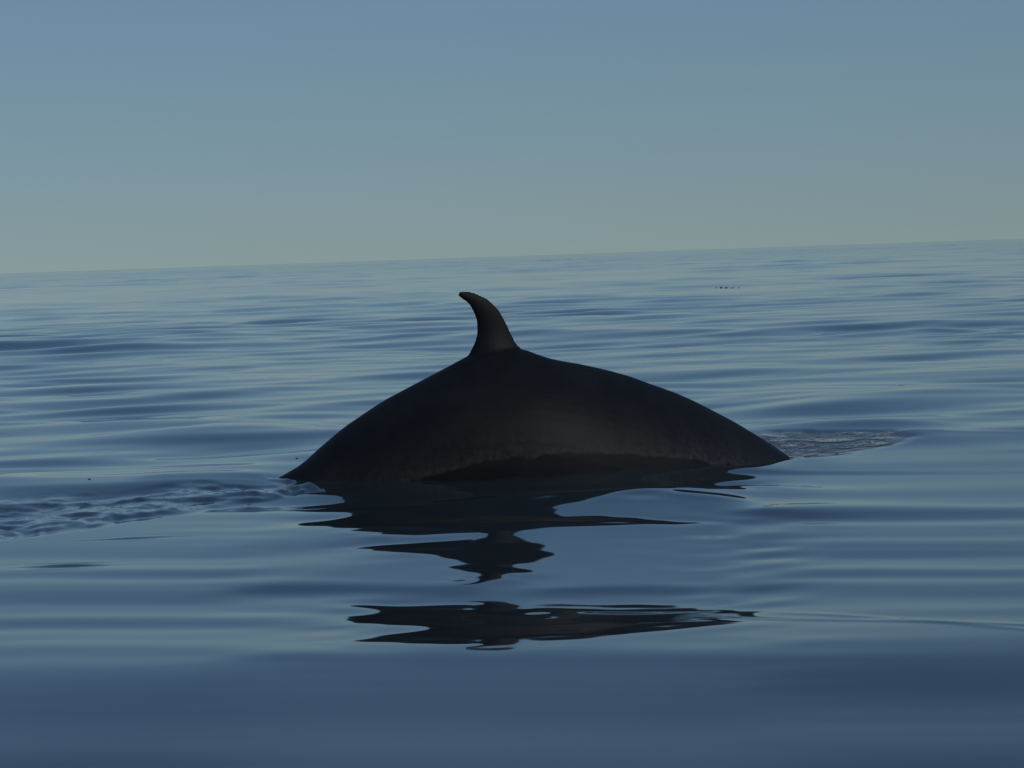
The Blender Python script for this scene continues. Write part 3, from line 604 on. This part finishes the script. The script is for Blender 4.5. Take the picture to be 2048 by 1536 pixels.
def make_whale():
    bm = bmesh.new()
    rx = np.array([p[0] for p in RIDGE]); rz = np.array([p[1] for p in RIDGE])
    n_s, n_c = 90, 56
    xs = np.linspace(rx[0], rx[-1], n_s)
    # smooth the outline a little
    zs = np.interp(xs, rx, rz)
    zb = np.convolve(np.pad(zs, 16, mode='reflect', reflect_type='odd'), np.hanning(33) / np.hanning(33).sum(), 'valid')
    zb = np.convolve(np.pad(zb, 12, mode='reflect', reflect_type='odd'), np.hanning(25) / np.hanning(25).sum(), 'valid')
    rings = []
    def soft(x, px, pz):
        t = x + np.linspace(-.45, .45, 19)
        return float((np.interp(t, px, pz) * np.hanning(21)[1:-1]).sum() / np.hanning(21)[1:-1].sum())
    hw_x = [-2.9, -2.2, -1.6, -1.1, -.45, .1, .7, 1.3, 1.9, 2.5, 3.2]
    hw_w = [.10, .17, .27, .42, .60, .64, .63, .61, .58, .55, .40]
    dp_d = [.16, .28, .50, .85, 1.20, 1.32, 1.34, 1.32, 1.26, 1.15, .85]
    for k, x in enumerate(xs):
        X, Z = persp(x, zb[k])
        crest = persp(x, zs[k])[1] - Z                    # the ridge under the fin rises above the round back
        w = soft(x, hw_x, hw_w); d = soft(x, hw_x, dp_d)
        y0 = axis_y(x)
        ring = []
        for c in range(n_c):
            t = 2 * math.pi * c / n_c
            sx, cz = math.sin(t), math.cos(t)
            keel = .90 if cz > 0 else 1.0
            yy = w * math.copysign(abs(sx) ** (1.12 if cz > 0 else .9), sx)
            zz = Z - d / 2 + d / 2 * math.copysign(abs(cz) ** keel, cz)
            if cz > 0: zz += crest * math.exp(-(yy / .26) ** 2)
            ring.append(bm.verts.new((X, y0 - yy, zz)))
        rings.append(ring)
    for a, b in zip(rings[:-1], rings[1:]):
        for c in range(n_c):
            bm.faces.new((a[c], a[(c + 1) % n_c], b[(c + 1) % n_c], b[c]))
    bm.faces.new(rings[0][::-1]); bm.faces.new(rings[-1])
    # fin: lens shaped sections from a flared root to the rounded, swept tip
    def resample(P, n):
        P = np.array(P); L = np.r_[0, np.cumsum(np.hypot(*np.diff(P, axis=0).T))]
        t = np.linspace(0, L[-1], n)
        return np.stack([np.interp(t, L, P[:, 0]), np.interp(t, L, P[:, 1])], 1)
    rear = resample([(-.42, .60), (-.31, .775)] + FIN_REAR + [FIN_TIP], 46)
    front = resample([(.16, .60), (.10, .80)] + FIN_FRONT + [FIN_TIP], 46)
    n_p = 22
    prev = None
    for k in range(45):
        r, f_ = rear[k], front[k]
        ch = math.hypot(*(f_ - r))
        th = .5 * (.15 * ch + .022) * (1 + 2.4 * math.exp(-max(r[1] - .74, 0) / .085))
        ring = []
        for c in range(n_p):
            t = 2 * math.pi * c / n_p
            s = .5 - .5 * math.cos(t)                      # 0 rear .. 1 front
            prof = math.sin(math.pi * s ** .8) ** .75 if 0 < s < 1 else 0
            off = th * prof * (1 if t < math.pi else -1)
            p = r * (1 - s) + f_ * s
            ring.append(bm.verts.new((p[0], DW + off, p[1])))
        if prev:
            for c in range(n_p):
                try: bm.faces.new((prev[c], prev[(c + 1) % n_p], ring[(c + 1) % n_p], ring[c]))
                except ValueError: pass
        else:
            bm.faces.new(ring[::-1])
        prev = ring
    bm.faces.new(prev)
    bmesh.ops.recalc_face_normals(bm, faces=bm.faces)
    me = bpy.data.meshes.new('whale'); bm.to_mesh(me); bm.free()
    tmp = bpy.data.objects.new('whale_source', me); COL.objects.link(tmp)
    m = tmp.modifiers.new('remesh', 'REMESH'); m.mode = 'VOXEL'; m.voxel_size = .010
    s = tmp.modifiers.new('smooth', 'SMOOTH'); s.factor = .5; s.iterations = 5
    dg = bpy.context.evaluated_depsgraph_get()
    out = bpy.data.meshes.new_from_object(tmp.evaluated_get(dg))
    bpy.data.objects.remove(tmp)
    out.name = 'whale'
    n = len(out.vertices)
    co = np.zeros(n * 3, np.float32); out.vertices.foreach_get('co', co); co = co.reshape(-1, 3)
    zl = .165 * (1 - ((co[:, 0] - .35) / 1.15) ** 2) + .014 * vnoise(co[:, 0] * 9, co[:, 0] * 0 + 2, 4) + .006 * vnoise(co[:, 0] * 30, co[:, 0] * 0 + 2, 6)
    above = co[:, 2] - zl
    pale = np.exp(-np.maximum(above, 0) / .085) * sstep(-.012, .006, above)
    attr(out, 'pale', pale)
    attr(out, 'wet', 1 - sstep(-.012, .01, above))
    out.polygons.foreach_set('use_smooth', np.ones(len(out.polygons), bool))
    o = bpy.data.objects.new('whale', out); COL.objects.link(o)
    tag(o, 'dark whale arching its back out of the calm sea with a hooked dorsal fin', 'whale')
    S = Nodes('whale_skin')
    n1 = S.noise(3.0, 5, .6); n2 = S.noise(24, 5, .65); n3 = S.noise(130, 2, .5)
    base = S.mix(S.ramp(n1.outputs[0], .35, .7), (.0082, .0090, .0096), (.0135, .0140, .0142))
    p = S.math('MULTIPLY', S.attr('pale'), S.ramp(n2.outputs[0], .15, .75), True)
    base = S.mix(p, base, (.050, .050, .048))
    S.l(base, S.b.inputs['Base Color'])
    S.val(S.b, 'Specular IOR Level', .30)
    S.l(S.math('ADD', .50, S.math('MULTIPLY', n2.outputs[0], .14)), S.b.inputs['Roughness'])
    S.val(S.b, 'IOR', 1.38)
    b = S.n('Bump'); S.val(b, 'Strength', .25); S.val(b, 'Distance', .004)
    S.l(S.math('ADD', n2.outputs[0], S.math('MULTIPLY', n3.outputs[0], .3)), b.inputs['Height'])
    S.l(b.outputs[0], S.b.inputs['Normal'])
    out.materials.append(S.m)
    return o
make_whale()

# ------------------------------------------------------------------ small drifting things
def water_z(x, y):
    a = np.array([x]); b = np.array([y])
    return float(sea(a, b, np.array([y * y / 10035 * 1.4]), np.array([y * d0]))[0])
DR_M = Nodes('drift_weed')
dn = DR_M.noise(40, 3)
DR_M.l(DR_M.mix(dn.outputs[0], (.010, .012, .009), (.035, .032, .020)), DR_M.b.inputs['Base Color'])
DR_M.val(DR_M.b, 'Roughness', .45)
def scrap(px, py, w, h, seed, label, group=None):
    """an irregular clump of weed: a knobbly lump with a few stubby blades, afloat"""
    x, y = ground(px, py)
    r = random.Random(seed)
    bm = bmesh.new()
    for k in range(4):
        c = Vector((w * (-.34 + .23 * k + r.uniform(-.05, .05)), r.uniform(-.3, .3) * h, h * r.uniform(.0, .2)))
        g = bmesh.ops.create_icosphere(bm, subdivisions=2, radius=1)
        sx, sy, sz = w * r.uniform(.16, .24), h * r.uniform(.7, 1.2), h * r.uniform(.45, .75)
        for v in g['verts']:
            j = 1 + r.uniform(-.18, .18)
            v.co = c + Vector((v.co.x * sx * j, v.co.y * sy * j, v.co.z * sz * j))
    me = bpy.data.meshes.new('drifting_weed'); bm.to_mesh(me); bm.free()
    for p in me.polygons: p.use_smooth = True
    me.materials.append(DR_M.m)
    o = bpy.data.objects.new('drifting_weed', me); COL.objects.link(o)
    o.location = (x, y, water_z(x, y) + h * .15)
    tag(o, label, 'seaweed', group)
    return o
scrap(1806, 784, .065, .018, 1, 'small dark drifting scrap on the pale water right of the whale, above the foam')
scrap(593, 932, .017, .006, 2, 'tiny dark drifting scrap beside the left end of the back')
scrap(178, 977, .018, .006, 3, 'tiny dark drifting scrap at the far rim of the choppy wake')
scrap(330, 611, .07, .02, 4, 'tiny dark speck drifting far out on the left')
for k, (px, w) in enumerate(((1433, .05), (1442, .12), (1452, .16), (1465, .20), (1477, .08))):
    scrap(px, 573, w * .8, .016, 10 + k, ['smallest, leftmost', 'second from left', 'middle', 'longest', 'rightmost'][k] + ' speck in the short row of dark drift far out on the right', 'row of dark drift far out')
